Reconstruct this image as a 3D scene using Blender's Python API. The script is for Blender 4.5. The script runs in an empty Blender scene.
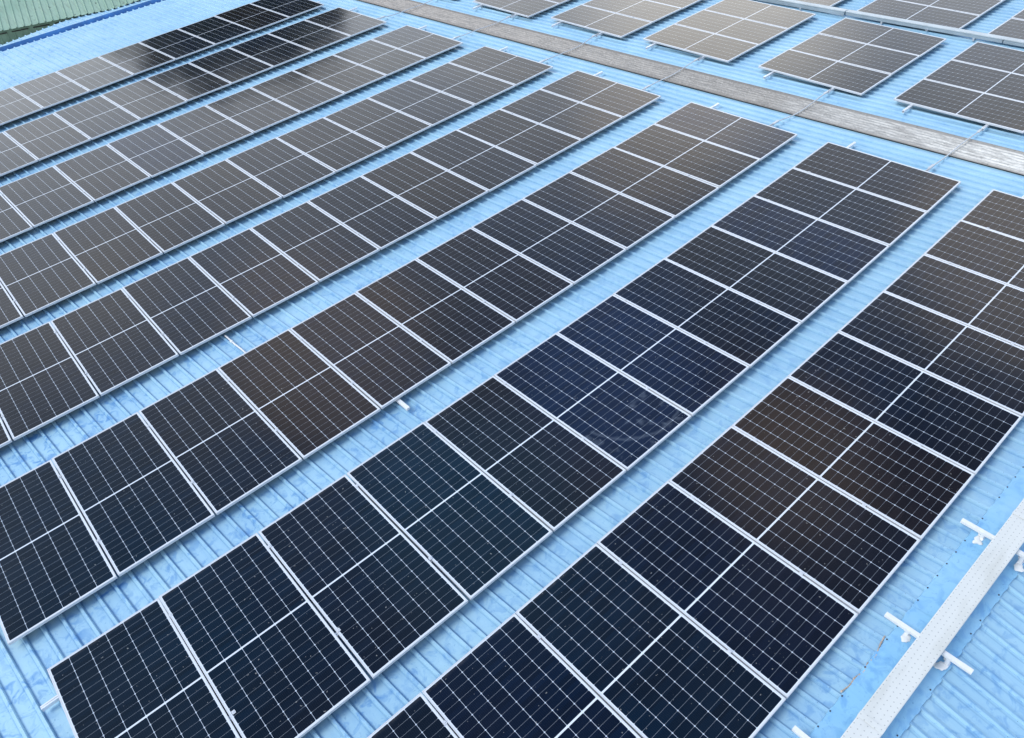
import bpy, bmesh, math, random
from mathutils import Matrix, Vector, noise
random.seed(7)
C = bpy.context.scene.collection
R = math.radians
PITCH = R(8.0)              # roof pitch
ORIGIN_Z = 9.6
M = Matrix.Translation((0, 0, ORIGIN_Z)) @ Matrix.Rotation(-PITCH, 4, 'X')   # roof frame -> world

# ------------------------------------------------------------------ helpers
def tag(o, label=None, cat=None, group=None, kind=None):
    if label: o['label'] = label
    if cat: o['category'] = cat
    if group: o['group'] = group
    if kind: o['kind'] = kind
    return o

def link(name, bm, mats, parent=None, mw=None, smooth=False):
    me = bpy.data.meshes.new(name)
    bm.normal_update(); bm.to_mesh(me); bm.free()
    for m in (mats if isinstance(mats, (list, tuple)) else [mats]): me.materials.append(m)
    if smooth:
        for p in me.polygons: p.use_smooth = True
    o = bpy.data.objects.new(name, me); C.objects.link(o)
    if parent is not None: o.parent = parent
    if mw is not None: o.matrix_local = mw
    return o

def empty(name, mw):
    o = bpy.data.objects.new(name, None); C.objects.link(o)
    o.empty_display_size = .2
    o.matrix_world = mw
    return o

def box(bm, x0, x1, y0, y1, z0, z1, mat=0, bevel=0.0):
    vs = [bm.verts.new(p) for p in ((x0,y0,z0),(x1,y0,z0),(x1,y1,z0),(x0,y1,z0),(x0,y0,z1),(x1,y0,z1),(x1,y1,z1),(x0,y1,z1))]
    fs = [bm.faces.new([vs[i] for i in f]) for f in ((3,2,1,0),(4,5,6,7),(0,1,5,4),(1,2,6,5),(2,3,7,6),(3,0,4,7))]
    for f in fs: f.material_index = mat
    if bevel > 0:
        es = list({e for f in fs for e in f.edges})
        r = bmesh.ops.bevel(bm, geom=es, offset=bevel, segments=1, affect='EDGES')
        for f in r['faces']: f.material_index = mat
    return vs

def tube(bm, pts, r, n=8):
    rings = []
    pts = [Vector(p) for p in pts]
    for i, p in enumerate(pts):
        d = (pts[min(i+1, len(pts)-1)] - pts[max(i-1, 0)]).normalized()
        a = d.cross(Vector((0, 0, 1)));  a = a.normalized() if a.length > 1e-4 else Vector((1, 0, 0))
        b = d.cross(a).normalized()
        rr = r[i] if isinstance(r, (list, tuple)) else r
        rings.append([bm.verts.new(p + a*rr*math.cos(t*2*math.pi/n) + b*rr*math.sin(t*2*math.pi/n)) for t in range(n)])
    for i in range(len(rings)-1):
        for t in range(n):
            bm.faces.new((rings[i][t], rings[i][(t+1) % n], rings[i+1][(t+1) % n], rings[i+1][t]))
    bm.faces.new(rings[0][::-1]); bm.faces.new(rings[-1])

# ------------------------------------------------------------------ materials
class NT:
    def __init__(s, name):
        s.m = bpy.data.materials.new(name); s.m.use_nodes = True
        s.t = s.m.node_tree; s.b = s.t.nodes['Principled BSDF']
    def n(s, typ, **kw):
        nd = s.t.nodes.new(typ)
        for k, v in kw.items(): setattr(nd, k, v)
        return nd
    def l(s, a, b): s.t.links.new(a, b)
    def val(s, sock, v):
        if isinstance(v, (int, float)): sock.default_value = v
        elif isinstance(v, (tuple, list)): sock.default_value = (*v, 1) if len(v) == 3 and len(sock.default_value) == 4 else v
        else: s.l(v, sock)
    def math(s, op, a, b=None, c=None, clamp=False):
        nd = s.n('ShaderNodeMath', operation=op, use_clamp=clamp)
        s.val(nd.inputs[0], a)
        if b is not None: s.val(nd.inputs[1], b)
        if c is not None: s.val(nd.inputs[2], c)
        return nd.outputs[0]
    def mix(s, f, a, b, blend='MIX'):
        nd = s.n('ShaderNodeMix', data_type='RGBA', blend_type=blend)
        s.val(nd.inputs[0], f); s.val(nd.inputs[6], a); s.val(nd.inputs[7], b)
        return nd.outputs[2]
    def noise(s, vec, scale, detail=4, rough=.55, dist=0):
        nd = s.n('ShaderNodeTexNoise'); s.l(vec, nd.inputs['Vector'])
        nd.inputs['Scale'].default_value = scale; nd.inputs['Detail'].default_value = detail
        nd.inputs['Roughness'].default_value = rough; nd.inputs['Distortion'].default_value = dist
        return nd.outputs[0]
    def ramp(s, v, stops):
        nd = s.n('ShaderNodeValToRGB'); s.l(v, nd.inputs[0])
        e = nd.color_ramp.elements
        while len(e) > 1: e.remove(e[-1])
        e[0].position = stops[0][0]; e[0].color = (*stops[0][1], 1) if isinstance(stops[0][1], tuple) else (stops[0][1],)*3 + (1,)
        for p, c in stops[1:]:
            x = e.new(p); x.color = (*c, 1) if isinstance(c, tuple) else (c, c, c, 1)
        return nd.outputs[0]
    def obj(s): return s.n('ShaderNodeTexCoord').outputs['Object']
    def sep(s, v):
        nd = s.n('ShaderNodeSeparateXYZ'); s.l(v, nd.inputs[0]); return nd.outputs
    def mapping(s, v, scale=(1,1,1), loc=(0,0,0), rot=(0,0,0)):
        nd = s.n('ShaderNodeMapping'); s.l(v, nd.inputs[0])
        nd.inputs['Scale'].default_value = scale; nd.inputs['Location'].default_value = loc; nd.inputs['Rotation'].default_value = rot
        return nd.outputs[0]
    def vecadd(s, a, b):
        nd = s.n('ShaderNodeVectorMath', operation='ADD'); s.l(a, nd.inputs[0]); s.l(b, nd.inputs[1]); return nd.outputs[0]
    def bump(s, h, dist, strength=1.0):
        nd = s.n('ShaderNodeBump'); nd.inputs['Distance'].default_value = dist; nd.inputs['Strength'].default_value = strength
        s.l(h, nd.inputs['Height']); s.l(nd.outputs[0], s.b.inputs['Normal'])
    def set(s, **kw):
        for k, v in kw.items(): s.val(s.b.inputs[k.replace('_', ' ')], v)

def simple(name, col, rough=.5, metal=0.0, var=.12, scale=6.0):
    t = NT(name); nz = t.noise(t.obj(), scale, 5)
    c = t.ramp(nz, [(.3, tuple(x*(1-var) for x in col)), (.7, tuple(min(1, x*(1+var)) for x in col))])
    t.set(Base_Color=c, Roughness=rough, Metallic=metal)
    return t.m

SHEAR = 0.062      # ribs lean a little along the roof
RIB = 0.1885
PHASE = .05

# panel dimensions (x along the row, y across the row)
PW, PL = 1.136, 2.30
BORD = .0175        # half of frame lip + white margin

def glass_material():
    t = NT('solar_cells'); o = t.obj(); x, y, z = t.sep(o)
    # cell area
    cw = (PW - 2*BORD - .012) / 6.0; ch = (PL - 2*BORD - .012 - .018) / 24.0
    ax = t.math('ADD', x, 3*cw)                       # 0..6cw
    ay = t.math('SUBTRACT', t.math('ABSOLUTE', y), .009)   # 0..12ch in each half
    fx = t.math('MODULO', t.math('ADD', ax, 60*cw), cw); fy = t.math('MODULO', t.math('ADD', ay, 60*ch), ch)
    dx = t.math('MINIMUM', fx, t.math('SUBTRACT', cw, fx))
    dy = t.math('MINIMUM', fy, t.math('SUBTRACT', ch, fy))
    lx = t.math('LESS_THAN', dx, .0018)               # gap between cell columns
    ly = t.math('LESS_THAN', dy, .0010)               # fine gap between half cells
    dia = t.math('LESS_THAN', t.math('ADD', dx, dy), .0095)    # clipped cell corners
    cen = t.math('LESS_THAN', ay, 0.0)
    ex = t.math('GREATER_THAN', t.math('ABSOLUTE', x), 3*cw)
    ey = t.math('GREATER_THAN', ay, 12*ch)
    white = t.math('MAXIMUM', t.math('MAXIMUM', lx, cen), t.math('MAXIMUM', dia, t.math('MAXIMUM', ex, ey)))
    info = t.n('ShaderNodeObjectInfo')
    wv = t.n('ShaderNodeNewGeometry').outputs['Position']
    # fine busbars, running across the row
    bx = t.math('MODULO', t.math('ADD', fx, .0), cw/10.0)
    bus = t.math('LESS_THAN', bx, .0007)
    # dust film that gathers towards the lower frame
    dn = t.noise(wv, 1.3, 6, .6); d2 = t.noise(wv, 14, 4, .6)
    dust = t.math('MULTIPLY', t.ramp(dn, [(.35, 0.0), (.75, 1.0)]), t.ramp(d2, [(.3, .5), (.7, 1.0)]))
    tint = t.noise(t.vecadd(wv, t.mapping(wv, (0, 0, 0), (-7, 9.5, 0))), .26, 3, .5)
    tintc = t.ramp(tint, [(.38, (.0008, .0100, .030)), (.47, (.0014, .0075, .021)), (.55, (.0035, .0055, .013)), (.70, (.0120, .0095, .0095))])  # navy-to-brown drift: coating hue plus reflected cloud tone painted into the cells
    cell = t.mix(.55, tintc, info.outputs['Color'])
    # slight difference from cell to cell
    cid = t.n('ShaderNodeCombineXYZ'); t.l(t.math('FLOOR', t.math('DIVIDE', ax, cw)), cid.inputs[0]); t.l(t.math('FLOOR', t.math('DIVIDE', t.math('ADD', y, 10), ch)), cid.inputs[1]); t.l(t.math('MULTIPLY', info.outputs['Random'], 91), cid.inputs[2])
    cwn = t.n('ShaderNodeTexWhiteNoise', noise_dimensions='3D'); t.l(cid.outputs[0], cwn.inputs['Vector'])
    cell = t.mix(t.math('MULTIPLY', t.math('ADD', t.math('MULTIPLY', cwn.outputs[0], .35), .22), 1.0), cell, (.0003, .0008, .002))
    cell = t.mix(t.math('MULTIPLY', bus, .12), cell, (.16, .17, .19))
    c = t.mix(t.math('MULTIPLY', ly, .60), cell, (.33, .37, .42))
    c = t.mix(white, c, (.44, .50, .57))
    c = t.mix(t.math('MAXIMUM', cen, t.math('MAXIMUM', ex, ey)), c, (.60, .65, .70))
    c = t.mix(t.math('MULTIPLY', dust, .006), c, (.45, .43, .40))
    low = t.math('MULTIPLY', t.math('SUBTRACT', 1.0, t.math('DIVIDE', t.math('SUBTRACT', PL/2-.012, y), .05), clamp=True), t.ramp(d2, [(.35, .1), (.65, 1.0)]))
    c = t.mix(t.math('MULTIPLY', low, .10), c, (.45, .43, .40))
    spots = t.ramp(t.noise(t.vecadd(wv, t.mapping(wv, (0, 0, 0), (3, 8, 2))), 31, 2, .5), [(.735, 0.0), (.75, 1.0)])
    c = t.mix(t.math('MULTIPLY', spots, .35), c, (.5, .5, .47))
    rough = t.math('ADD', .105, t.math('MULTIPLY', dust, .07))
    t.set(Base_Color=c, Roughness=rough, IOR=1.50)
    t.b.inputs['Specular IOR Level'].default_value = .205
    # very slight waviness of the glass
    wn = t.noise(wv, .9, 2, .5)
    t.bump(wn, .012, .35)
    return t.m

def smudge_overlay(m):
    """same glass with hose marks: two faint dried rings"""
    m2 = m.copy(); m2.name = 'solar_cells_smudged'; nt = m2.node_tree
    b = nt.nodes['Principled BSDF']; src = b.inputs['Base Color'].links[0].from_socket
    N = lambda typ, **k: (lambda nd: ([setattr(nd, a, v) for a, v in k.items()], nd)[1])(nt.nodes.new(typ))
    tc = N('ShaderNodeTexCoord'); last = None
    def mth(op, a, b_=None):
        nd = N('ShaderNodeMath', operation=op)
        for i, v in enumerate((a, b_)):
            if v is None: continue
            if isinstance(v, (int, float)): nd.inputs[i].default_value = v
            else: nt.links.new(v, nd.inputs[i])
        return nd.outputs[0]
    sx = N('ShaderNodeSeparateXYZ'); nt.links.new(tc.outputs['Object'], sx.inputs[0])
    nz = N('ShaderNodeTexNoise'); nz.inputs['Scale'].default_value = 5; nz.inputs['Detail'].default_value = 5
    nt.links.new(tc.outputs['Object'], nz.inputs['Vector'])
    ddx = mth('SUBTRACT', sx.outputs[0], .25); ddy = mth('SUBTRACT', sx.outputs[1], -.35)
    r = mth('SQRT', mth('ADD', mth('MULTIPLY', ddx, ddx), mth('MULTIPLY', ddy, ddy)))
    r = mth('ADD', r, mth('MULTIPLY', mth('SUBTRACT', nz.outputs[0], .5), .12))
    ring = mth('SUBTRACT', 1.0, mth('MULTIPLY', mth('ABSOLUTE', mth('SUBTRACT', r, .68)), 28.0)); 
    ring = mth('MAXIMUM', ring, 0.0)
    half = mth('LESS_THAN', sx.outputs[1], -.45)
    f = mth('MULTIPLY', mth('MULTIPLY', ring, half), .10)
    patch = mth('MULTIPLY', mth('MULTIPLY', mth('MAXIMUM', mth('SUBTRACT', nz.outputs[0], .56), 0.0), half), .9)
    f = mth('ADD', f, patch)
    mx = N('ShaderNodeMix', data_type='RGBA'); nt.links.new(f, mx.inputs[0]); nt.links.new(src, mx.inputs[6])
    mx.inputs[7].default_value = (.35, .42, .5, 1); nt.links.new(mx.outputs[2], b.inputs['Base Color'])
    return m2

def roof_material(name, base, dark, pale, blotch=.5, near=True, ribs=True):
    t = NT(name); o = t.obj(); x, y, z = t.sep(o)
    n1 = t.noise(o, 1.1, 6, .62, .4); n2 = t.noise(t.vecadd(o, t.mapping(o, (0, 0, 0), (31, 7, 3))), 7.5, 6, .60, .8)
    n3 = t.noise(t.mapping(o, (9, .8, 1), rot=(0, 0, 0)), 2.2, 5, .6)
    # each sheet is 0.76 m wide and a touch different
    sx = t.math('SUBTRACT', x, t.math('MULTIPLY', y, -SHEAR))
    sh = t.math('FLOOR', t.math('DIVIDE', sx, .76))
    wn = t.n('ShaderNodeTexWhiteNoise', noise_dimensions='1D'); t.l(sh, wn.inputs['W'])
    col = t.ramp(n1, [(.30, pale), (.60, base)])
    blot = t.math('MULTIPLY', t.ramp(n2, [(.50, 0.0), (.62, 1.0)]), t.ramp(n1, [(.40, .25), (.6, 1.0)]))
    nearmask = t.ramp(t.math('DIVIDE', t.math('ADD', x, 16), 16.0), [(0.15, 1.0), (.75, .25)]) if near else 1.0
    col = t.mix(t.math('MULTIPLY', t.math('MULTIPLY', blot, min(1, blotch*1.15)), nearmask), col, dark)
    streak = t.ramp(n3, [(.50, 0.0), (.72, 1.0)])
    col = t.mix(t.math('MULTIPLY', streak, .36), col, tuple(.55*a+.45*b for a, b in zip(base, dark)))
    col = t.mix(t.math('MULTIPLY', wn.outputs[0], .14), col, dark)
    # sharp little marks where the paint has chipped or been walked on
    vo = t.noise(o, 26, 3, .6, 1.2)
    col = t.mix(t.math('MULTIPLY', t.math('MULTIPLY', t.ramp(vo, [(.64, 0.0), (.70, 1.0)]), nearmask), .45), col, tuple(d*.75 for d in dark))
    # screws on the rib crowns at every purlin, 1.25 m apart
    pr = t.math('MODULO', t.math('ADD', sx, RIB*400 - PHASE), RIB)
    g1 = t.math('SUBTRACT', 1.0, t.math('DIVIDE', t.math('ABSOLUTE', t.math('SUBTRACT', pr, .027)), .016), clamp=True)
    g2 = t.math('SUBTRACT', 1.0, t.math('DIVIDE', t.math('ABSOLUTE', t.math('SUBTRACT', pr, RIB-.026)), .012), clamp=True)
    rib_shade = t.math('MULTIPLY', t.math('ADD', g1, t.math('MULTIPLY', g2, .55)), t.ramp(n3, [(.3, .45), (.6, 1.0)]), clamp=True)  # darker lines along the rib feet, painted in for rib shading
    col = t.mix(t.math('MULTIPLY', rib_shade, .74 if ribs else 0.0), col, tuple(d*.75 for d in dark))
    rx = t.math('MODULO', t.math('ADD', sx, RIB*400 - PHASE), RIB); rx = t.math('MINIMUM', rx, t.math('SUBTRACT', RIB, rx))
    ry = t.math('MODULO', t.math('ADD', y, 100), 1.25); ry = t.math('MINIMUM', ry, t.math('SUBTRACT', 1.25, ry))
    scr = t.math('LESS_THAN', t.math('ADD', t.math('MULTIPLY', rx, rx), t.math('MULTIPLY', ry, ry)), .0042**2)
    col = t.mix(t.math('MULTIPLY', scr, .5), col, (.05, .07, .10))
    t.set(Base_Color=col, Roughness=t.math('ADD', .36, t.math('MULTIPLY', n1, .18)))
    t.b.inputs['Specular IOR Level'].default_value = .45
    t.bump(n2, .0025, .5)
    return t.m

BLUE = (.312, .526, .650); BLUE_D = (.080, .250, .52); BLUE_P = (.365, .582, .695)
m_glass = glass_material(); m_glass2 = smudge_overlay(m_glass)
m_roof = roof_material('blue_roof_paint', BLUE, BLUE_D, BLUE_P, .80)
m_cap = roof_material('ridge_cap_paint', (.225, .475, .67), (.10, .29, .57), (.32, .55, .72), .5, near=False, ribs=False)
m_frame = simple('anodised_frame', (.54, .57, .60), .42, .2, .04, 2)
m_alu = simple('mill_aluminium', (.72, .75, .78), .35, .35, .08, 3)
m_galv = simple('galvanised_steel', (.47, .50, .52), .42, .2, .12, 8)
m_duct = simple('duct_paint', (.30, .37, .41), .45, .1, .1, 3)
m_lid = simple('duct_lid_paint', (.42, .48, .50), .45, .1, .1, 3)
m_white = simple('white_sealant', (.66, .68, .68), .6, 0, .05, 20)
m_screw = simple('screw_heads', (.06, .07, .09), .5, .3, .2, 20)
m_gutter = simple('gutter_paint', (.05, .21, .50), .45, 0, .25, 4)
m_wall = simple('warehouse_wall', (.42, .50, .56), .6, 0, .12, 1)
m_tan = simple('dried_sealant', (.42, .34, .27), .8, 0, .35, 18)
m_rubber = simple('black_rubber', (.03, .03, .03), .7, 0, .2, 10)

def skylight_material():
    t = NT('weathered_skylight'); o = t.obj(); x, y, z = t.sep(o)
    st = t.noise(t.mapping(o, (7, 1.1, 1), rot=(0, 0, .06)), 3.0, 8, .68); pt = t.noise(o, .55, 4, .6); fine = t.noise(t.mapping(o, (2.2, 1, 1)), 24, 5, .7)
    # the end by the ridge is bleached, the end by the gutter is dirtier
    pos = t.math('ADD', t.math('MULTIPLY', y, .055), t.math('MULTIPLY', t.math('SUBTRACT', pt, .5), .55))
    base = t.ramp(pos, [(-.02, (.70, .69, .63)), (.12, (.52, .51, .47)), (.26, (.34, .32, .285)), (.8, (.38, .345, .30))])
    c = t.mix(t.ramp(st, [(.42, 0.0), (.68, .75)]), base, (.13, .125, .115))
    c = t.mix(t.ramp(fine, [(.52, 0.0), (.66, .6)]), c, (.70, .68, .62))
    dk = t.noise(t.mapping(o, (1.6, 1, 1), (5, 3, 0)), 17, 6, .75)
    c = t.mix(t.ramp(dk, [(.54, 0.0), (.66, .6)]), c, (.09, .085, .075))
    # dirt line along both laps
    sx = t.math('SUBTRACT', x, t.math('MULTIPLY', y, -SHEAR))
    e = t.math('MINIMUM', t.math('SUBTRACT', sx, .80), t.math('SUBTRACT', 1.575, sx))
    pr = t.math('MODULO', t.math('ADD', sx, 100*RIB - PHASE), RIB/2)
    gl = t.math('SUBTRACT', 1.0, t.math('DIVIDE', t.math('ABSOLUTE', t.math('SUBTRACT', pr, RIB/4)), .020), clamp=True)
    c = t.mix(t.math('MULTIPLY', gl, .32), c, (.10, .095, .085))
    edge = t.math('SUBTRACT', 1.0, t.math('DIVIDE', t.math('ADD', e, t.math('MULTIPLY', t.math('SUBTRACT', st, .5), .16)), .13), clamp=True)
    c = t.mix(t.math('MULTIPLY', edge, .80), c, (.12, .105, .09))
    t.set(Base_Color=c, Roughness=.75)
    t.bump(fine, .004, .6)
    return t.m
m_sky = skylight_material()

def tray_material():
    t = NT('perforated_tray_white'); o = t.obj(); x, y, z = t.sep(o)
    px, py = .052, .046
    row = t.math('FLOOR', t.math('DIVIDE', t.math('ADD', y, 10), py))
    off = t.math('MULTIPLY', t.math('MODULO', row, 2.0), px/2)
    fx = t.math('MODULO', t.math('ADD', t.math('ADD', x, 40), off), px); fy = t.math('MODULO', t.math('ADD', y, 10), py)
    dx = t.math('SUBTRACT', fx, px/2); dy = t.math('SUBTRACT', fy, py/2)
    hole = t.math('LESS_THAN', t.math('ADD', t.math('MULTIPLY', dx, dx), t.math('MULTIPLY', dy, dy)), .0052**2)
    n1 = t.noise(t.mapping(o, (.8, 3, 1)), 1.6, 6, .6)
    c = t.mix(t.ramp(n1, [(.50, 0.0), (.75, .55)]), (.57, .59, .565), (.40, .41, .365))
    c = t.mix(t.math('MULTIPLY', hole, .7), c, (.22, .24, .24))
    t.set(Base_Color=c, Roughness=.5)
    return t.m
m_tray = tray_material()

def green_material():
    t = NT('green_roof_paint'); o = t.obj()
    n1 = t.noise(o, .7, 6, .6); n2 = t.noise(t.mapping(o, (6, .7, 1)), 2.5, 6, .65)
    c = t.ramp(n1, [(.3, (.20, .335, .245)), (.7, (.28, .41, .31))])
    c = t.mix(t.ramp(n2, [(.50, 0.0), (.70, .6)]), c, (.17, .23, .17))
    sp = t.noise(o, 7, 2, .5)
    c = t.mix(t.ramp(sp, [(.70, 0.0), (.73, .9)]), c, (.05, .07, .05))
    t.set(Base_Color=c, Roughness=.6); return t.m
m_green = green_material()
m_greenwall = simple('green_wall_sheet', (.24, .38, .28), .6, 0, .22, 2)
m_bark = simple('bark', (.10, .075, .055), .9, 0, .3, 5)

def leaf_material():
    t = NT('foliage'); o = t.obj(); n1 = t.noise(o, .8, 3)
    t.set(Base_Color=t.ramp(n1, [(.3, (.035, .055, .025)), (.7, (.075, .105, .04))]), Roughness=.6); return t.m
m_leaf = leaf_material()

# ------------------------------------------------------------------ camera (solved from the panel grid, in the roof frame)
cam = bpy.data.cameras.new('camera'); co = bpy.data.objects.new('camera', cam); C.objects.link(co)
cam.sensor_width = 36; cam.lens = 782.69*36/1024; cam.clip_end = 3000; cam.clip_start = .1
Rm = ((.73714531, .6692039, .09371731), (-.50581024, .45448154, .73321384), (.44807677, -.58788832, .67350912))
flip = lambda v: Vector((v[0], -v[1], -v[2]))
right, down, fwd = map(flip, Rm)
rot = Matrix((right, -down, -fwd)).transposed().to_4x4()
co.matrix_world = M @ Matrix.Translation(flip((-12.6063622, 3.41328818, -6.91674438))) @ rot
bpy.context.scene.camera = co

# ------------------------------------------------------------------ the warehouse
ZP = -.140                       # pan of the roof sheet below the glass plane
RIDGE_V = 2.87
wh = empty('warehouse', M)
tag(wh, 'warehouse with light blue ribbed metal roof carrying all the solar panels', 'warehouse')

def rib_profile(u0, u1, rib=RIB, h=.030, phase=0.0):
    k0 = math.ceil((u0-phase)/rib); k1 = math.floor((u1-phase)/rib)
    pts = [(u0, 0)]
    for k in range(k0, k1+1):
        c = phase + k*rib
        if c-.03 < u0 or c+.03 > u1: continue
        pts += [(c-.023, 0), (c-.011, h), (c+.011, h), (c+.023, 0)]
        # shallow stiffening swage mid-pan
    pts.append((u1, 0)); return pts

def ribbed_sheet(name, mat, u0, u1, vs, zf, parent, phase=0.0, h=.030, rib=RIB, yf=None, wave=.0015):
    bm = bmesh.new(); prof = rib_profile(u0, u1, rib, h, phase); cols = []
    for v in vs:
        cols.append([bm.verts.new((p + SHEAR*v, -v if yf is None else yf(v), zf(v) + z + wave*math.sin(p*3.1+v*1.7)*(z == 0))) for p, z in prof])
    for a, b in zip(cols, cols[1:]):
        for i in range(len(prof)-1): bm.faces.new((a[i], a[i+1], b[i+1], b[i]))
    o = link(name, bm, mat, parent); return o

UL, UR = -30.0, 26.0
S0, S1 = .80, 1.575              # skylight strip
GUT = -23.63
vs = [RIDGE_V-.05 - i*(RIDGE_V-.05-GUT)/24 for i in range(25)]
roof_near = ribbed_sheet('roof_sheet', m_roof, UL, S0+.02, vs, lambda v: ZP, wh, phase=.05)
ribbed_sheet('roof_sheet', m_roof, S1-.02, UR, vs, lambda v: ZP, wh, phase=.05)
# the strip: same corrugation, slightly proud over the laps
bm = bmesh.new(); cols = []
for v in [RIDGE_V-.2 - i*(RIDGE_V-.2-GUT)/60 for i in range(61)]:
    row = []
    n = 40
    for i in range(n+1):
        p = S0 + (S1-S0)*i/n
        z = .016*(.5+.5*math.cos((p-PHASE)/(RIB/2.)*2*math.pi)) + .010 + .004*noise.noise((p*3, v*2, 0))
        row.append(bm.verts.new((p + SHEAR*v, -v, ZP + z + .002 + .004*noise.noise((v*3, p, 5)))))
    cols.append(row)
for a, b in zip(cols, cols[1:]):
    for i in range(len(a)-1): bm.faces.new((a[i], a[i+1], b[i+1], b[i]))
sk = link('skylight_strip', bm, m_sky, wh)
sk['label'] = 'weathered grey corrugated skylight strip'
# far slope, beyond the ridge
s16, c16 = math.sin(2*PITCH), math.cos(2*PITCH)
def far(s, z=0): return (-RIDGE_V - s*c16 + z*s16*-1*0 - z*s16, ZP - s*s16 + z*c16)   # (Y, Z) at distance s down the far slope
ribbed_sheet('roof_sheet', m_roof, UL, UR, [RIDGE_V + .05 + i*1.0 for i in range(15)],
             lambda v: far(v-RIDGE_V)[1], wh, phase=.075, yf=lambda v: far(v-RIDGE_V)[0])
# ridge cap : folded sheet on the rib crowns, with a turned-down toothed lip
bm = bmesh.new(); prev = None
HW = .268
def cap_section(u, tooth):
    zt = ZP + .036
    pts = [(RIDGE_V-HW, zt - (.032 if tooth else .003)), (RIDGE_V-HW+.012, zt+.002), (RIDGE_V-.04, zt+.012), (RIDGE_V, zt+.017)]
    out = [(-v, z) for v, z in pts]
    for s, dz in ((.04, .012), (HW-.012, .002), (HW, -.030 if tooth else .0)):
        y, z = far(s, .036+dz); out.append((y, z))
    return out
u = -24.0; i = 0
while u < 14:
    du = (u + .02 - .05 - SHEAR*(RIDGE_V-HW)) % RIB; tooth = .032 < du < RIB-.032
    sec = cap_section(u, tooth)
    wob = .006*noise.noise((u*1.2, 0, 0))
    row = [bm.verts.new((u + .02, y + (wob if j in (0, 6) else 0), z)) for j, (y, z) in enumerate(sec)]
    if prev:
        for a in range(len(row)-1): bm.faces.new((prev[a], row[a], row[a+1], prev[a+1]))
    prev = row; u += RIB/8; i += 1
# overlap joints every 2.4 m
for ju in [-22 + 2.4*k for k in range(15)]:
    sec = cap_section(ju, False)
    a = [bm.verts.new((ju, y, z+.004)) for y, z in sec]; b = [bm.verts.new((ju+.012, y, z+.004)) for y, z in sec]
    for q in range(len(a)-1): bm.faces.new((a[q], b[q], b[q+1], a[q+1]))
# screws along both edges, on the ribs
for k in range(-90, 40):
    for side in (0, 1):
        if side == 0:
            cu = .05 + k*RIB + SHEAR*(RIDGE_V-HW+.014); Y, Z = -(RIDGE_V-HW+.014), ZP+.038
        else:
            cu = .075 + k*RIB + SHEAR*(RIDGE_V+HW-.03); Y, Z = far(HW-.03, .038)
        if not -16 < cu < 6: continue
        if random.random() < (.12 if side == 0 else .5): continue
        c = bmesh.ops.create_cone(bm, cap_ends=True, segments=7, radius1=.0085, radius2=.006, depth=.009, matrix=Matrix.Translation((cu, Y, Z+.004)))
        for v in c['verts']:
            for f in v.link_faces: f.material_index = 1
cap = link('ridge_cap', bm, [m_cap, m_screw], wh)

# dried sealant patch along the near lip of the cap
bm = bmesh.new()
pts = [(-8.81, 2.588), (-8.70, 2.612), (-8.61, 2.605), (-8.50, 2.632), (-8.42, 2.612), (-8.30, 2.63), (-8.17, 2.60), (-8.06, 2.585)]
for k in range(len(pts)-1):
    (a0, b0), (a1, b1) = pts[k], pts[k+1]
    for q in range(5):
        t_ = (q+.5)/5; uu = a0+(a1-a0)*t_; vv = b0+(b1-b0)*t_
        bmesh.ops.create_icosphere(bm, subdivisions=1, radius=1, matrix=Matrix.Translation((uu, -vv, ZP+.036-.004*(q%2))) @ Matrix.Diagonal((.017, .006+.006*random.random(), .004, 1)))
link('sealant_bead', bm, m_tan, wh, smooth=True)
bm = bmesh.new()
for q in range(10):
    t_ = q/9
    bmesh.ops.create_icosphere(bm, subdivisions=1, radius=1, matrix=Matrix.Translation((-6.93+.03*t_, -(2.66+.17*t_), ZP+.036)) @ Matrix.Diagonal((.007, .013, .004, 1)))
link('sealant_bead', bm, m_tan, wh, smooth=True)

# valley gutter along the low edge, plus the strip of sheet beyond it
bm = bmesh.new(); gp = [(GUT+.06, -.012), (GUT+.055, -.15), (GUT-.24, -.16), (GUT-.268, .056), (GUT-.272, .056)]
for (a, za), (b, zb) in zip(gp, gp[1:]):
    f = bm.faces.new([bm.verts.new(p) for p in ((UL-2, -a, ZP+za), (UR-2, -a, ZP+za), (UR-2, -b, ZP+zb), (UL-2, -b, ZP+zb))])
g = link('gutter', bm, m_gutter, wh)
md = g.modifiers.new('solid', 'SOLIDIFY'); md.thickness = .004
# sheet beyond the gutter, cut on the skew at its left
bm = bmesh.new(); prof = rib_profile(UL, UR, phase=PHASE); a = []; b = []
for p, z in prof:
    v0 = GUT-.28; u = p + SHEAR*v0
    f_ = min(1.0, max(0.0, (u+8.9)/2.2)); v1 = GUT-.42 - .52*f_ - .05*max(0, min(1, (u+6.7)/2.2))
    a.append(bm.verts.new((u, -v0, ZP+.02+z))); b.append(bm.verts.new((p+SHEAR*v1, -v1, ZP+.035+z)))
for q in range(len(prof)-1): bm.faces.new((a[q], a[q+1], b[q+1], b[q]))
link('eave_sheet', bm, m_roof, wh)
# walls down to the ground
bm = bmesh.new()
box(bm, UL-1.2, UR-1.6, -12.0, 23.2, -9.2, -3.6)
w = link('wall', bm, m_wall)
w.parent = wh; w.matrix_local = M.inverted() @ Matrix.Translation((0, 0, ORIGIN_Z-.35))
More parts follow.
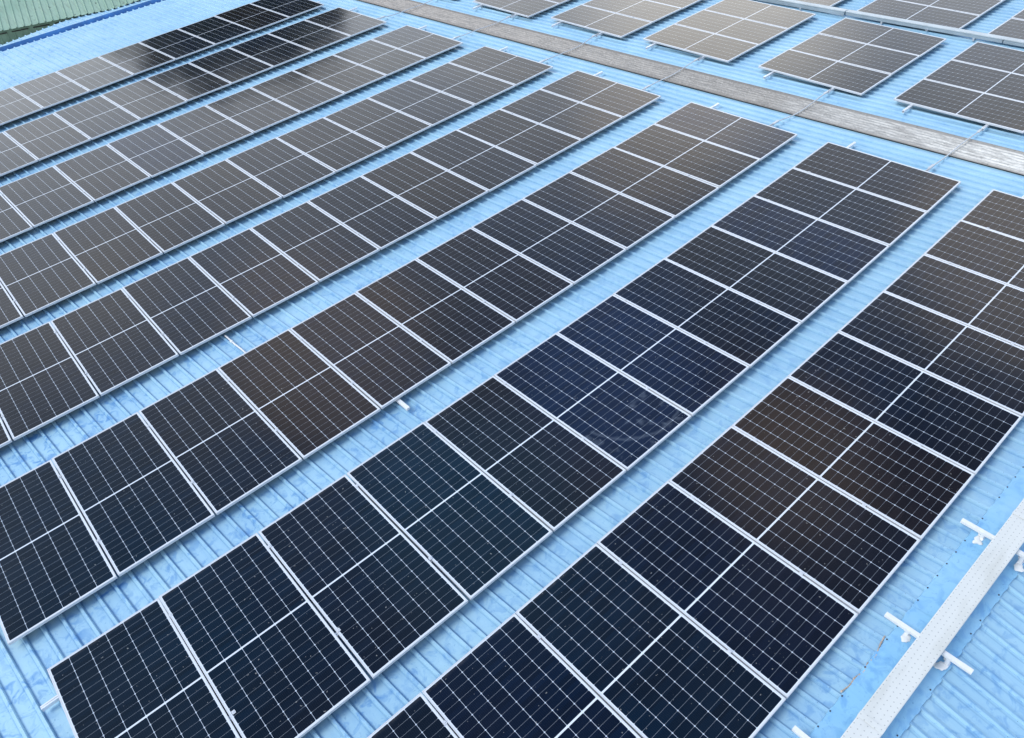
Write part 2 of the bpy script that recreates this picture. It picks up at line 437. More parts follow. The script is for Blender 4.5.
# gable plates close the gap under the slopes
for gu in (UL+.1, UR-.1):
    bm = bmesh.new(); th = .08
    prof = [(-RIDGE_V, ZP-.02), (-GUT, ZP-.02), (-GUT, -3.2+.0), (-RIDGE_V-9, -5.6), (far(13.5)[0], far(13.5)[1]-.03)]
    a = [bm.verts.new((gu - SHEAR*y, y, z)) for y, z in prof]; b = [bm.verts.new((gu+th - SHEAR*y, y, z)) for y, z in prof]
    bm.faces.new(a); bm.faces.new(b[::-1])
    for q in range(len(prof)): bm.faces.new((a[q], b[q], b[(q+1) % 5], a[(q+1) % 5]))
    link('gable_wall', bm, m_wall, wh)

# ------------------------------------------------------------------ solar panels
def frame_mesh():
    bm = bmesh.new(); hx, hy = PW/2, PL/2; wd = .0115
    box(bm, -hx, hx, -hy, -hy+wd, -.035, 0, bevel=.0015); box(bm, -hx, hx, hy-wd, hy, -.035, 0, bevel=.0015)
    box(bm, -hx, -hx+wd, -hy+wd, hy-wd, -.035, 0, bevel=.0015); box(bm, hx-wd, hx, -hy+wd, hy-wd, -.035, 0, bevel=.0015)
    me = bpy.data.meshes.new('frame'); bm.to_mesh(me); bm.free(); me.materials.append(m_frame); return me
def glass_mesh(mat):
    bm = bmesh.new(); hx, hy = PW/2-.010, PL/2-.010
    box(bm, -hx, hx, -hy, hy, -.0085, -.0025)
    me = bpy.data.meshes.new('glass'); bm.to_mesh(me); bm.free(); me.materials.append(mat); return me
def jbox_mesh():
    bm = bmesh.new()
    for x in (-.35, 0, .35): box(bm, x-.03, x+.03, -.02, .02, -.03, -.009, bevel=.002)
    me = bpy.data.meshes.new('junction_box'); bm.to_mesh(me); bm.free(); me.materials.append(m_rubber); return me
ME_F, ME_G, ME_J = frame_mesh(), glass_mesh(m_glass), jbox_mesh()
ME_G2 = glass_mesh(m_glass2)
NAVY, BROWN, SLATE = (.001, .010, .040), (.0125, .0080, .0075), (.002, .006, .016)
def panel(u, v, ang, sx, sy, label, group, col, glass=ME_G):
    mw = M @ Matrix.Translation((u, -v, 0)) @ Matrix.Rotation(-ang, 4, 'Z') @ Matrix.Rotation(random.gauss(0, R(.16)), 4, 'X') @ Matrix.Rotation(random.gauss(0, R(.16)), 4, 'Y') @ Matrix.Diagonal((sx, sy, 1, 1))
    t = empty('solar_panel', mw); tag(t, label, 'solar panel', group)
    for nm, me in (('frame', ME_F), ('glass', glass)):
        o = bpy.data.objects.new(nm, me); C.objects.link(o); o.parent = t
        if nm == 'glass': o.color = (*col, 1)
    return t

ORD = ['zeroth', 'first', 'second', 'third', 'fourth', 'fifth', 'sixth', 'seventh', 'eighth', 'ninth', 'tenth', 'eleventh', 'twelfth', 'thirteenth', 'fourteenth']
ROWS = {   # u(k), v(k) with k counted from the middle of the row; last term is the step across the panel
    'A': ((-8.26092, 1.1485, 0.00198, -0.01174), (-20.00755, -0.05582, 0.00183, 2.21633)),
    'B': ((-8.09511, 1.1541, 0.00143, -0.00233), (-17.24769, -0.04015, 0.00107, 2.2488)),
    'C': ((-7.90355, 1.15628, 0.00169, 0.01344), (-14.37921, -0.02129, -0.00011, 2.25407)),
    'D': ((-7.70492, 1.1592, 0.00174, 0.00741), (-11.49929, -0.00219, -0.00294, 2.27765)),
    'E': ((-7.49788, 1.16142, 0.00177, 0.00206), (-8.69539, 0.01024, -0.00311, 2.32793)),
    'F': ((-7.30643, 1.15938, 0.00131, 0.01086), (-5.68817, 0.00085, -0.00219, 2.36723)),
    'G': ((-7.10874, 1.15275, 5e-05, 0.01465), (-2.71928, -5e-05, -0.00302, 2.32094)),
    'H': ((-6.92829, 1.14741, -0.00041, 0.0), (0.03378, 0.00177, -0.00249, 2.28891)),
}
FIRST = {'A': 3, 'B': 2, 'C': 2, 'D': 0, 'E': 0, 'F': 0, 'G': 0, 'H': 0}
FROM_RIDGE = {r: ORD[8-i] for i, r in enumerate('ABCDEFGH')}
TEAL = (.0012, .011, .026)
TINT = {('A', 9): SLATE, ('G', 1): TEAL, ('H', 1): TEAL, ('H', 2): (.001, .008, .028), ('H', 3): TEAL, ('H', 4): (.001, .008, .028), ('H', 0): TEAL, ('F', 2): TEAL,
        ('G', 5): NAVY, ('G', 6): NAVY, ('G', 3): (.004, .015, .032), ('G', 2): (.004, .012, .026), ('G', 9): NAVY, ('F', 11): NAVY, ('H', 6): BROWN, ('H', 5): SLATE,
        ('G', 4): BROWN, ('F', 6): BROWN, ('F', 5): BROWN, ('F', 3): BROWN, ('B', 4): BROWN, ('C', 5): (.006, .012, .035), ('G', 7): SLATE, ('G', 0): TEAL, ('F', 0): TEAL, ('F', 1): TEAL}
RAIL_OFF = {'G': (.28, 1.68)}
q2 = lambda c, k, s: c[0] + c[1]*k + c[2]*k*k + c[3]*s

def rail_bm(length):
    bm = bmesh.new()
    # slotted C section
    box(bm, 0, length, -.02, .02, -.080, -.074); box(bm, 0, length, -.02, -.015, -.074, -.036); box(bm, 0, length, .015, .02, -.074, -.036)
    box(bm, 0, length, -.015, -.003, -.041, -.0362); box(bm, 0, length, .003, .015, -.041, -.0362)
    return bm
def clamp_mesh():
    bm = bmesh.new(); box(bm, -.004, .004, -.018, .018, -.036, .001)
    box(bm, -.017, .017, -.019, .019, .001, .005, bevel=.0008)
    bmesh.ops.create_cone(bm, cap_ends=True, segments=6, radius1=.006, radius2=.006, depth=.006, matrix=Matrix.Translation((0, 0, .008)))
    me = bpy.data.meshes.new('clamp'); bm.to_mesh(me); bm.free(); me.materials.append(m_frame); return me
def foot_mesh():
    bm = bmesh.new(); box(bm, -.02, .02, .020, .026, ZP+.026, -.040); box(bm, -.02, .02, .020, .075, ZP+.0245, ZP+.030)
    bmesh.ops.create_cone(bm, cap_ends=True, segments=6, radius1=.008, radius2=.008, depth=.008, matrix=Matrix.Translation((0, .05, ZP+.034)))
    me = bpy.data.meshes.new('foot'); bm.to_mesh(me); bm.free(); me.materials.append(m_alu); return me
ME_C, ME_FT = clamp_mesh(), foot_mesh()

def rail(us, ue, vs_, ve, clamps, label):
    L = math.hypot(ue-us, ve-vs_); ang = math.atan2(ve-vs_, ue-us)
    t = empty('mounting_rail', M @ Matrix.Translation((us, -vs_, 0)) @ Matrix.Rotation(-ang, 4, 'Z'))
    tag(t, label, 'mounting rail', 'mounting rails under the solar panels')
    link('bar', rail_bm(L), m_alu, t)
    for cu in clamps:
        o = bpy.data.objects.new('clamp', ME_C); C.objects.link(o); o.parent = t; o.location = (cu-us, 0, 0)
    x = .5
    while x < L-.2:
        # sit each foot on a rib
        uu = us + x; rr = round((uu - .05 - SHEAR*vs_)/RIB)*RIB + .05 + SHEAR*vs_
        o = bpy.data.objects.new('foot', ME_FT); C.objects.link(o); o.parent = t; o.location = (rr-us, 0, 0)
        x += 1.52
    return t

GRP = 'solar panels in the rows on the blue roof'
rail_ends = {}
for r in 'ABCDEFGH':
    cu, cv = ROWS[r]
    for k in range(FIRST[r], 12):
        kc = k + .5 - 6
        u = q2(cu, kc, .5); v = q2(cv, kc, .5)
        if r == 'G' and k < 3: u -= (.042, .034, .016)[k]
        pitch = cu[1] + 2*cu[2]*kc
        ang = math.atan2(cv[1] + 2*cv[2]*kc, pitch)
        base = TINT.get((r, k))
        if base is None:
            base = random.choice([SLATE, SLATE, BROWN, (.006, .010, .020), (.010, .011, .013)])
        lab = 'solar panel, %s from the grey strip, in the %s row from the ridge tray' % (ORD[12-k], FROM_RIDGE[r])
        if (r, k) == ('G', 5): lab = 'dark blue solar panel with a dried ring smudge, in the second row from the ridge'
        panel(u, v, ang, (pitch-.015 + (.013 if r == 'G' and k < 3 else 0))/PW, cv[3]/PL, lab, GRP, base, ME_G2 if (r, k) == ('G', 5) else ME_G)
    for j, off in enumerate(RAIL_OFF.get(r, (.38, 1.72))):
        k0 = FIRST[r] - 6; v0 = q2(cv, k0, 0) + off; v1 = q2(cv, 6, 0) + off; vm = q2(cv, 0, 0) + off
        us = q2(cu, k0, .5) - .19; ue = q2(cu, 6, .5) + (.30 if j == 0 else .17)
        cl = [q2(cu, kk-6, .5) for kk in range(FIRST[r]+1, 12)]
        vmid = (v0+v1)/2*.5 + vm*.5
        rail(us, ue, v0 + (vm-(v0+v1)/2)*.5, v1 + (vm-(v0+v1)/2)*.5, cl,
             'silver rail under the %s edge of the %s panel row from the white ridge tray' % (('gutter-side', 'ridge-side')[j], FROM_RIDGE[r]))
        rail_ends[(r, j)] = (ue, v1 + (vm-(v0+v1)/2)*.5)

# arrays beyond the skylight strip
FARROWS = [('B', 1.10, -17.40, 2.25, 'leftmost'), ('C', 1.245, -14.42, 2.22, 'fifth'), ('D', 1.50, -11.64, 2.38, 'fourth'), ('E', 1.70, -8.76, 2.38, 'third'), ('F', 1.83, -5.71, 2.34, 'second'), ('G', 1.99, -2.81, 2.34, 'rightmost')]
NAMES = {'B': 'sixth array from the right', 'C': 'fifth array from the right', 'D': 'fourth array from the right', 'E': 'third array from the right', 'F': 'second array from the right', 'G': 'rightmost array'}
PFAR = 1.125
for r, u0, v0, L, nm in FARROWS:
    n = 3 if r not in 'B' else 1
    for k in range(n):
        kc = k + .5
        col = random.choice([SLATE, (.006, .010, .020), (.010, .011, .013)]) if r != 'E' else (.017, .015, .013)
        panel(u0 + PFAR*kc, v0 + L/2, 0, (PFAR-.018)/PW, L/PL, 'grey-looking solar panel, %s beyond the skylight strip, in the %s' % (ORD[k+1], NAMES[r]), 'solar panels beyond the skylight strip', col)
    for j, off in enumerate((.36, 1.74)):
        if r == 'B' and j == 0: continue
        rail(u0 - (.30 if j == 0 else .17), u0 + n*PFAR + .1, v0+off, v0+off, [u0 + PFAR*q for q in range(1, n)],
             'silver rail under the %s edge of the %s beyond the strip' % (('gutter-side', 'ridge-side')[j], NAMES[r]))
        rail_ends[('far'+r, j)] = (u0-.17, v0+off)
for r, u0, v0, L in (('E', 5.50, -8.76, 2.38), ('F', 5.68, -5.73, 2.32), ('G', 5.87, -2.84, 2.34)):
    where = {'E': 'leftmost', 'F': 'middle', 'G': 'rightmost'}[r]
    for k in range(3 if r != 'E' else 2):
        if r == 'G' and k > 1: continue
        panel(u0 + PFAR*(k+.5), v0 + L/2, 0, (PFAR-.018)/PW, L/PL, 'grey-looking solar panel, %s behind the raised grey duct, in the %s array there' % (ORD[k+1], where),
              'solar panels behind the raised duct', SLATE if r != 'E' else (.015, .014, .013))
    for j, off in enumerate((.36, 1.74)):
        rail(u0-.1, u0 + PFAR*3 + .1, v0+off, v0+off, [u0 + PFAR*q for q in range(1, 3)], 'silver rail under the %s edge of the %s array behind the grey duct' % (('gutter-side', 'ridge-side')[j], where))

# bonding rods that bridge the skylight strip
for r, nm in (('B', 'sixth'), ('C', 'fifth'), ('D', 'fourth'), ('E', 'third'), ('F', 'second'), ('G', 'first')):
    (u0, v0), (u1, v1) = rail_ends[(r, 1)], rail_ends[('far'+r, 1)]
    t = empty('bonding_rod', M @ Matrix.Translation((u0, -v0, -.03)))
    tag(t, 'thin silver rod bridging the grey skylight strip, %s from the right' % nm, 'metal rod', 'rods bridging the skylight strip')
    d = Vector((u1-u0, -(v1-v0), 0)); pts = []
    for i in range(17):
        s = i/16; sag = -.050*math.sin(math.pi*s)**.8 + .012*math.sin(s*9+ord(r))
        pts.append(d*s + Vector((0, .03*math.sin(math.pi*s*1.0)*(1 if ord(r) % 2 else -1), sag)))
    pts[0].x -= .12; pts[-1].x += .10
    bm = bmesh.new(); tube(bm, pts, .011, 8); link('rod', bm, m_galv, t, smooth=True)
    for s in (.0, 1.0):
        bm = bmesh.new(); p = pts[0].lerp(pts[1], .9) if s == 0 else pts[-1].lerp(pts[-2], .9)
        box(bm, p.x-.10 if s == 0 else p.x-.05, p.x+.06 if s == 0 else p.x+.06, p.y-.022, p.y+.022, p.z-.012, p.z+.016, bevel=.003)
        link('connector', bm, m_galv, t)

# two stray brackets in the walkways between rows
bm = bmesh.new(); box(bm, -9.385, -9.335, 3.115, 3.42, -.085, -.045, bevel=.003)
tag(link('cut_rail', bm, m_white, mw=M), 'short white rail stub poking out from under the third panel row', 'rail offcut')
bm = bmesh.new(); tube(bm, [(-10.31, 6.40, -.08), (-10.305, 6.28, -.085), (-10.30, 6.1, -.09), (-10.29, 5.95, -.085), (-10.285, 5.6, -.07)], .013, 8)
for s in range(3): bmesh.ops.create_icosphere(bm, subdivisions=2, radius=.022, matrix=Matrix.Translation((-10.305, 6.22-.012*s, -.085)))
tag(link('cable_conduit', bm, m_white, mw=M, smooth=True), 'thin white conduit crossing the gap between the third and fourth panel rows', 'conduit')

# ------------------------------------------------------------------ raised duct at the far arrays
t = empty('cable_duct', M @ Matrix.Translation((5.56, 4.0, 0)))
tag(t, 'long pale grey metal cable duct raised above the roof between the far arrays', 'cable duct')
def duct_piece(y0, y1, z0, z1, name):
    bm = bmesh.new(); vs_ = []
    for y in (y0, y1):
        cx = 5.90-5.56 - SHEAR*(y) - .0
        for dx, z in ((-.065, z0), (.065, z0), (.065, z1-.018), (-.065, z1-.018)): vs_.append(bm.verts.new((cx+dx, y-4.0, z)))
    a, b = vs_[:4], vs_[4:]
    for f in ((a[3], a[2], a[1], a[0]), (b[0], b[1], b[2], b[3]), (a[0], a[1], b[1], b[0]), (a[1], a[2], b[2], b[1]), (a[2], a[3], b[3], b[2]), (a[3], a[0], b[0], b[3])): bm.faces.new(f)
    link(name, bm, m_duct, t)
    bm = bmesh.new(); vs_ = []
    for y in (y0-.01, y1+.01):
        cx = 5.90-5.56 - SHEAR*(y)
        for dx, z in ((-.075, z1-.018), (.075, z1-.018), (.075, z1), (-.075, z1)): vs_.append(bm.verts.new((cx+dx, y-4.0, z)))
    a, b = vs_[:4], vs_[4:]
    for f in ((a[3], a[2], a[1], a[0]), (b[0], b[1], b[2], b[3]), (a[0], a[1], b[1], b[0]), (a[1], a[2], b[2], b[1]), (a[2], a[3], b[3], b[2]), (a[3], a[0], b[0], b[3])): bm.faces.new(f)
    link('lid', bm, m_lid, t)
duct_piece(-2.0, 2.42, -.055, .034, 'trunk')
duct_piece(2.44, 5.86, -.055, .034, 'trunk')
duct_piece(5.90, 12.5, -.075, .032, 'trunk')
for y in (-1, 1, 3, 5, 7, 9, 11):
    bm = bmesh.new(); cx = 5.90-5.56 - SHEAR*y
    box(bm, cx-.07, cx+.07, y-4.02, y-3.98, ZP+.026, -.055 if y < 5.9 else -.075); link('stand', bm, m_galv, t)

# ------------------------------------------------------------------ ridge tray
t = empty('cable_tray', M @ Matrix.Translation((-8, -2.92, 0)))
tag(t, 'white perforated cable tray running along the blue ridge cap', 'cable tray')
bm = bmesh.new(); ns = 120; prevr = None
for i in range(ns+1):
    x = -8 + 22*i/ns                       # local from -8 .. 14
    zz = .050 + .003*noise.noise((x*1.5, 0, 0)); yo = .003*noise.noise((x*.8, 4, 0))
    row = [bm.verts.new((x, y+yo, zz+z)) for y, z in ((.110, -.045), (.110, 0), (.100, .004), (.03, .001-.004*abs(noise.noise((x*2.2, 9, 0)))), (-.03, .001), (-.100, .004), (-.110, 0), (-.110, -.045))]
    if prevr:
        for q in range(7): bm.faces.new((prevr[q], prevr[q+1], row[q+1], row[q]))
    prevr = row
tr = link('tray', bm, m_tray, t)
md = tr.modifiers.new('solid', 'SOLIDIFY'); md.thickness = .003
# lid joint
for jx in (-.95, 1.95, 4.9):
    bm = bmesh.new(); box(bm, jx-.03, jx+.03, -.113, .113, .0545, .0575, bevel=.001); link('joint_plate', bm, m_tray, t)
for bu in (-7.91-1.49*2, -9.41, -7.915, -6.435, -4.95, -3.46):
    bm = bmesh.new(); x = bu+8; n = .022
    # open strut channel under the tray
    box(bm, x-n, x+n, -.37, .43, -.001, .004, bevel=.0012); box(bm, x-n, x-n+.004, -.37, .43, -.030, -.001); box(bm, x+n-.004, x+n, -.37, .43, -.030, -.001)
    link('support_bar', bm, m_white, t)
    for sy in (-1, 1):
        # foot standing on the ridge cap, bedded in white sealant
        y = sy*.175 + (.03 if sy > 0 else 0)
        zb = ZP + .03 + (.02 if sy > 0 else -.02)
        bm = bmesh.new(); box(bm, x-.017, x+.017, y-.017, y+.017, zb-.03, -.002, bevel=.002); box(bm, x-.035, x+.035, y-.024, y+.024, zb-.012, zb, bevel=.002)
        link('foot', bm, m_alu, t)
        for q in range(2):
            bm = bmesh.new()
            ox = (-.055 if q == 0 else .050) + random.uniform(-.012, .012); oy = random.uniform(-.02, .03)
            bmesh.ops.create_icosphere(bm, subdivisions=3, radius=1, matrix=Matrix.Translation((x+ox, y+oy, zb-.004)) @ Matrix.Rotation(random.uniform(-.6, .6), 4, 'Z') @ Matrix.Diagonal((.046 if q == 0 else .034, .050 if q == 0 else .036, .012, 1)))
            for v in bm.verts:
                d = 1 + .75*noise.noise((v.co.x*24+bu*5, v.co.y*24+sy*9, q)); c0 = Vector((x+ox, y+oy, zb)); v.co = c0 + (v.co-c0)*d
            link('sealant_patch', bm, m_white, t, smooth=True)

# ------------------------------------------------------------------ green building beyond the gutter
WZ = lambda u, v, h=0.0: M @ Vector((u, -v, h))
gb = empty('green_building', Matrix.Translation(WZ(-8, -26, 0)) )
tag(gb, 'building with a faded green ribbed metal roof beyond the blue gutter', 'building')
inv = gb.matrix_world.inverted()
# it stands about 23 degrees askew to the warehouse; its near corner almost meets the gutter
cor = WZ(-5.25, -24.24, 0); lft = WZ(-5.25-9, -24.24-9*.27, 0)
dirx = Vector((cor.x-lft.x, cor.y-lft.y, 0)).normalized(); diry = Vector((-dirx.y, dirx.x, 0))
Le = 6.5; base0 = Vector((cor.x, cor.y, 0)) - dirx*Le
GE = WZ(0, -24.9, 0).z
bm = bmesh.new(); cols = []
prof = rib_profile(0, Le+16, .20, .028, 0)
ylim = WZ(0, -24.22, 0).y
for s_ in (0, .9, 2, 4, 8, 12):
    row = []
    for p, zz in prof:
        b_ = base0 + dirx*p
        s0 = 0 if p < Le else max(0, (ylim - b_.y)/diry.y)     # past the corner the eave runs along the gutter
        s1 = s0 + s_
        row.append(bm.verts.new(inv @ (b_ + diry*s1 + Vector((0, 0, GE + s1*math.tan(R(6)) + zz)))))
    cols.append(row)
for a, b in zip(cols, cols[1:]):
    for i in range(len(prof)-1): bm.faces.new((a[i], a[i+1], b[i+1], b[i]))
link('roof', bm, m_green, gb)
bm = bmesh.new(); a0 = base0 + diry*.22; rows = []
for zz in (GE-.01+.02, 0.0):
    rows.append([bm.verts.new(inv @ (a0 + dirx*p - diry*q + Vector((0, 0, zz)))) for p, q in rib_profile(0, Le-.2, .20, .02, .05)])
for r0, r1 in zip(rows, rows[1:]):
    for i in range(len(r0)-1): bm.faces.new((r0[i], r0[i+1], r1[i+1], r1[i]))
c0 = a0 + dirx*(Le-.2); c1 = c0 + diry*11.0
bm.faces.new([bm.verts.new(inv @ (c + Vector((0, 0, z)))) for c, z in ((c0, 0), (c1, 0), (c1, GE+11.0*math.tan(R(6))-.02), (c0, GE+.01))])
link('wall', bm, m_greenwall, gb)
bm = bmesh.new(); p0 = base0 + diry*.185
for k in range(int(Le/.6)):
    q0 = p0 + dirx*(k*.6); q1 = p0 + dirx*(k*.6+.47); z = GE - .17
    box_v = [(q0, z), (q1, z), (q1, z+.03), (q0, z+.03)]
    bm.faces.new([bm.verts.new(inv @ (q + Vector((0, 0, zz)))) for q, zz in box_v])
fl = link('flashing', bm, m_rubber, gb); md = fl.modifiers.new('s', 'SOLIDIFY'); md.thickness = .01

# ------------------------------------------------------------------ ground
bm = bmesh.new(); s = 1500
bm.faces.new([bm.verts.new(p) for p in ((-s, -s, 0), (s, -s, 0), (s, s, 0), (-s, s, 0))])
tg = NT('ground'); n_ = tg.noise(tg.obj(), .02, 8, .6)
tg.set(Base_Color=tg.ramp(n_, [(.35, (.07, .09, .05)), (.5, (.13, .12, .10)), (.65, (.10, .12, .07))]), Roughness=.9)
tag(link('ground', bm, tg.m), 'yard and open ground around the warehouse', 'ground', kind='structure')

# ------------------------------------------------------------------ trees beyond, mirrored in the far panels
def tree(x, y, h, cr, label):
    t = empty('tree', Matrix.Translation((x, y, 0))); tag(t, label, 'tree', 'trees standing beyond the green building')
    bm = bmesh.new(); tube(bm, [(0, 0, 0), (.1, .05, h*.3), (.25, 0, h*.6), (.2, .1, h*.85)], [.45, .36, .24, .08], 10)
    for q in range(7):
        a = q*2.4; z = h*(.35+.06*q); tube(bm, [(.15, 0, z), (math.cos(a)*cr*.4, math.sin(a)*cr*.4, z+h*.08), (math.cos(a)*cr*.75, math.sin(a)*cr*.75, z+h*.16)], [.16, .10, .04], 6)
    link('trunk', bm, m_bark, t)
    bm = bmesh.new(); cl = []
    for q in range(90):
        a = random.uniform(0, 6.28); zz = random.uniform(.14, 1.0); rad = cr*math.sin(math.pi*min(1, (zz-.10)/.98))**.6*random.uniform(.25, 1)
        cl.append((Vector((math.cos(a)*rad, math.sin(a)*rad, zz*h*.96)), random.uniform(.16, .30)*cr))
    for c, rr in cl:
        for _ in range(170):
            d = Vector((random.gauss(0, 1), random.gauss(0, 1), random.gauss(0, 1))).normalized()*rr*random.uniform(.55, 1.05)
            p = c + d; e1 = Vector((random.gauss(0, 1), random.gauss(0, 1), random.gauss(0, 1))).normalized()*.32; e2 = e1.cross(d).normalized()*.22
            bm.faces.new([bm.verts.new(v) for v in (p-e1, p+e2, p+e1, p-e2)])
    link('crown', bm, m_leaf, t)
camw = co.matrix_world.translation
def atdir(az_deg, dist):      # azimuth from the down-slope direction towards +x
    return camw.x + dist*math.sin(R(az_deg)), camw.y + dist*math.cos(R(az_deg))
for az, dist, h, cr, lb in ((17.9, 62, 15.5, 4.4, 'shortest dark tree, at the left end of the clump beyond the green building'),
                            (20.6, 68, 18.5, 5.4, 'tall dark tree, second from the left in the clump beyond the green building'),
                            (23.4, 64, 18.0, 5.4, 'dark tree, second from the right in the clump beyond the green building'),
                            (26.0, 70, 18.0, 4.8, 'dark tree at the right end of the clump beyond the green building')):
    x, y = atdir(az, dist); tree(x, y, h, cr, lb)

# ------------------------------------------------------------------ light: bright overcast with a soft sun
sun_roof = Vector((-.58, .24, .80)).normalized()         # towards the light, roof frame
sd = (M.to_3x3() @ sun_roof).normalized()
el = math.asin(sd.z); az = math.atan2(sd.x, sd.y)
L = bpy.data.lights.new('sun', 'SUN'); L.energy = 1.9; L.angle = R(24); L.color = (1, .96, .90)
lo = bpy.data.objects.new('sun', L); C.objects.link(lo); lo.rotation_euler = sd.to_track_quat('Z', 'Y').to_euler()
w = bpy.data.worlds.new('World'); bpy.context.scene.world = w; w.use_nodes = True
nt = w.node_tree; bg = nt.nodes['Background']
sky = nt.nodes.new('ShaderNodeTexSky'); sky.sky_type = 'NISHITA'; sky.sun_disc = False
sky.sun_elevation = el; sky.sun_rotation = az; sky.air_density = 1.4; sky.dust_density = 2.5
tc = nt.nodes.new('ShaderNodeTexCoord')
def N(typ, **k):
    nd = nt.nodes.new(typ)
    for a, v in k.items(): setattr(nd, a, v)
    return nd
sx = N('ShaderNodeSeparateXYZ'); nt.links.new(tc.outputs['Generated'], sx.inputs[0])
mz = N('ShaderNodeMath', operation='ADD'); nt.links.new(sx.outputs[2], mz.inputs[0]); mz.inputs[1].default_value = .22
ma = N('ShaderNodeMath', operation='MAXIMUM'); nt.links.new(mz.outputs[0], ma.inputs[0]); ma.inputs[1].default_value = .05
dv = N('ShaderNodeVectorMath', operation='DIVIDE'); nt.links.new(tc.outputs['Generated'], dv.inputs[0])
cb = N('ShaderNodeCombineXYZ')
for i in range(3): nt.links.new(ma.outputs[0], cb.inputs[i])
nt.links.new(cb.outputs[0], dv.inputs[1])
nz = N('ShaderNodeTexNoise'); nz.inputs['Scale'].default_value = 1.7; nz.inputs['Detail'].default_value = 7; nz.inputs['Roughness'].default_value = .58; nz.inputs['Distortion'].default_value = .3
nt.links.new(dv.outputs[0], nz.inputs['Vector'])
cr1 = N('ShaderNodeValToRGB'); e = cr1.color_ramp.elements
e[0].position = .30; e[0].color = (.35, .35, .35, 1); e[1].position = .58; e[1].color = (1, 1, 1, 1)
nt.links.new(nz.outputs[0], cr1.inputs[0])
nz2 = N('ShaderNodeTexNoise'); nz2.inputs['Scale'].default_value = 1.9; nz2.inputs['Detail'].default_value = 5
nt.links.new(dv.outputs[0], nz2.inputs['Vector'])
cc = N('ShaderNodeValToRGB'); e = cc.color_ramp.elements
e[0].position = .36; e[0].color = (5.2, 6.8, 9.6, 1); e[1].position = .62; e[1].color = (11.6, 11.5, 11.3, 1)
nt.links.new(nz2.outputs[0], cc.inputs[0])
mx = N('ShaderNodeMix', data_type='RGBA'); nt.links.new(cr1.outputs[0], mx.inputs[0]); nt.links.new(sky.outputs[0], mx.inputs[6]); nt.links.new(cc.outputs[0], mx.inputs[7])
hz = N('ShaderNodeMapRange'); nt.links.new(sx.outputs[2], hz.inputs[0]); hz.inputs[1].default_value = .02; hz.inputs[2].default_value = .62; hz.inputs[3].default_value = .85; hz.inputs[4].default_value = 0
mh = N('ShaderNodeMix', data_type='RGBA'); nt.links.new(hz.outputs[0], mh.inputs[0]); zf = N('ShaderNodeMapRange', interpolation_type='SMOOTHSTEP'); nt.links.new(sx.outputs[2], zf.inputs[0]); zf.inputs[1].default_value = .36; zf.inputs[2].default_value = .78
zc = N('ShaderNodeMix', data_type='RGBA'); nt.links.new(zf.outputs[0], zc.inputs[0]); zc.inputs[6].default_value = (1, 1, 1, 1); zc.inputs[7].default_value = (.30, .42, .64, 1)
zm = N('ShaderNodeMix', data_type='RGBA', blend_type='MULTIPLY'); zm.inputs[0].default_value = 1; nt.links.new(mx.outputs[2], zm.inputs[6]); nt.links.new(zc.outputs[2], zm.inputs[7])
nt.links.new(zm.outputs[2], mh.inputs[6]); mh.inputs[7].default_value = (15.0, 15.8, 16.6, 1)
WARM = (20, 16.2, 13.0)
GLOWS = [(-6.75, .75, 8, WARM, .62), (-1.4, .9, 8, (21, 18.5, 15.5), .6), (-9.4, -4.9, 9, WARM, .45), (-2.2, -5.2, 7, (21, 18.5, 15.5), .4), (-9.9, -1.3, 9, (2.4, 8.5, 15), .6), (-7.2, -1.6, 8, (4, 8, 19), .5), (-13.4, -2.2, 11, (2.2, 5.0, 9.0), .7), (-13.2, -4.6, 9, (2.4, 4.8, 8.0), .6)]
gd = (M.to_3x3() @ Vector((15.9, 11.4, 6.92))).normalized()
vn = N('ShaderNodeVectorMath', operation='NORMALIZE'); nt.links.new(tc.outputs['Generated'], vn.inputs[0])
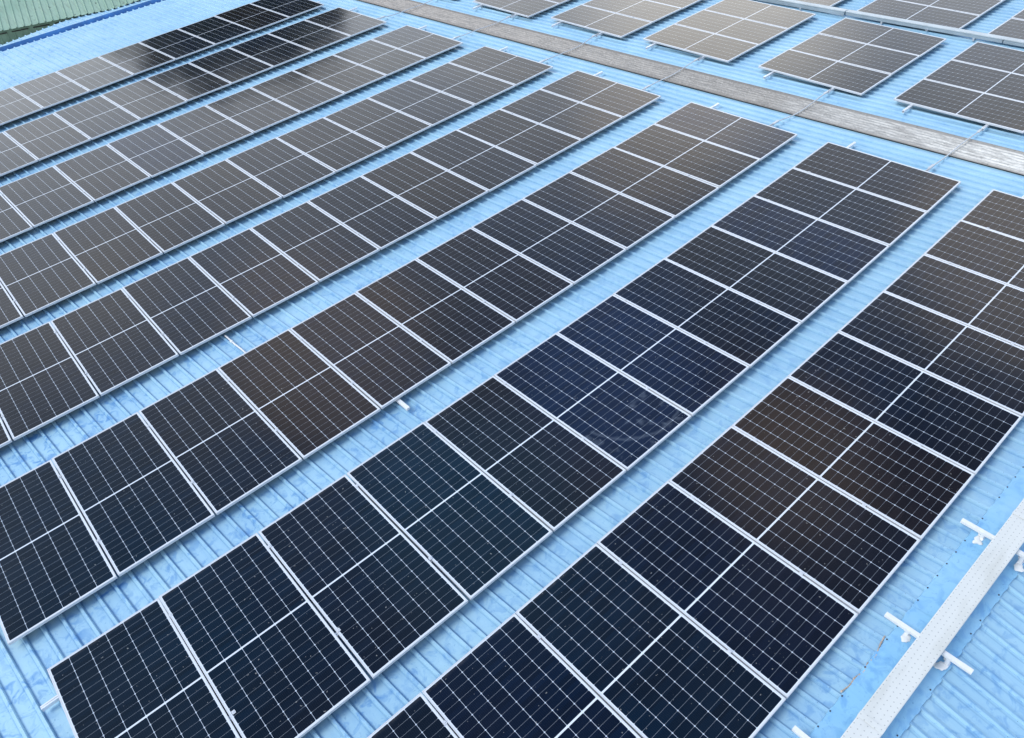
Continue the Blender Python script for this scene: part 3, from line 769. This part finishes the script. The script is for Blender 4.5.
dt = N('ShaderNodeVectorMath', operation='DOT_PRODUCT'); nt.links.new(vn.outputs[0], dt.inputs[0]); dt.inputs[1].default_value = gd
gm = N('ShaderNodeMapRange', interpolation_type='SMOOTHSTEP'); nt.links.new(dt.outputs['Value'], gm.inputs[0]); gm.inputs[1].default_value = math.cos(R(11)); gm.inputs[2].default_value = math.cos(R(3))
mg = N('ShaderNodeMix', data_type='RGBA'); nt.links.new(gm.outputs[0], mg.inputs[0]); nt.links.new(mh.outputs[2], mg.inputs[6]); mg.inputs[7].default_value = (22.5, 22.0, 20.9, 1)
prev_ = mg.outputs[2]
# coloured sky patches added for the panels to mirror: (point on the panels where the camera finds its reflection, reach, colour)
for (gu, gv, rad, colr, amt) in GLOWS:
    cr_ = Vector((-12.6063622, -3.41328818, 6.91674438)); d_ = Vector((gu, -gv, 0)) - cr_; d_.z = -d_.z
    d_ = (M.to_3x3() @ d_).normalized()
    dn_ = N('ShaderNodeVectorMath', operation='DOT_PRODUCT'); nt.links.new(vn.outputs[0], dn_.inputs[0]); dn_.inputs[1].default_value = d_
    ad_ = N('ShaderNodeMath', operation='MULTIPLY_ADD'); nt.links.new(nz.outputs[0], ad_.inputs[0]); ad_.inputs[1].default_value = .02; nt.links.new(dn_.outputs['Value'], ad_.inputs[2])
    gn_ = N('ShaderNodeMapRange', interpolation_type='SMOOTHSTEP'); nt.links.new(ad_.outputs[0], gn_.inputs[0]); gn_.inputs[1].default_value = math.cos(R(rad))+.01; gn_.inputs[2].default_value = 1.0+.008; gn_.inputs[4].default_value = amt
    m_ = N('ShaderNodeMix', data_type='RGBA'); nt.links.new(gn_.outputs[0], m_.inputs[0]); nt.links.new(prev_, m_.inputs[6]); m_.inputs[7].default_value = (*colr, 1); prev_ = m_.outputs[2]
nt.links.new(prev_, bg.inputs[0]); bg.inputs[1].default_value = .118
sc = bpy.context.scene
sc.view_settings.view_transform = 'Standard'; sc.view_settings.look = 'None'; sc.view_settings.gamma = 1; sc.view_settings.exposure = .29
sc.view_settings.use_curve_mapping = False
sc.cycles.max_bounces = 6; sc.cycles.use_denoising = True
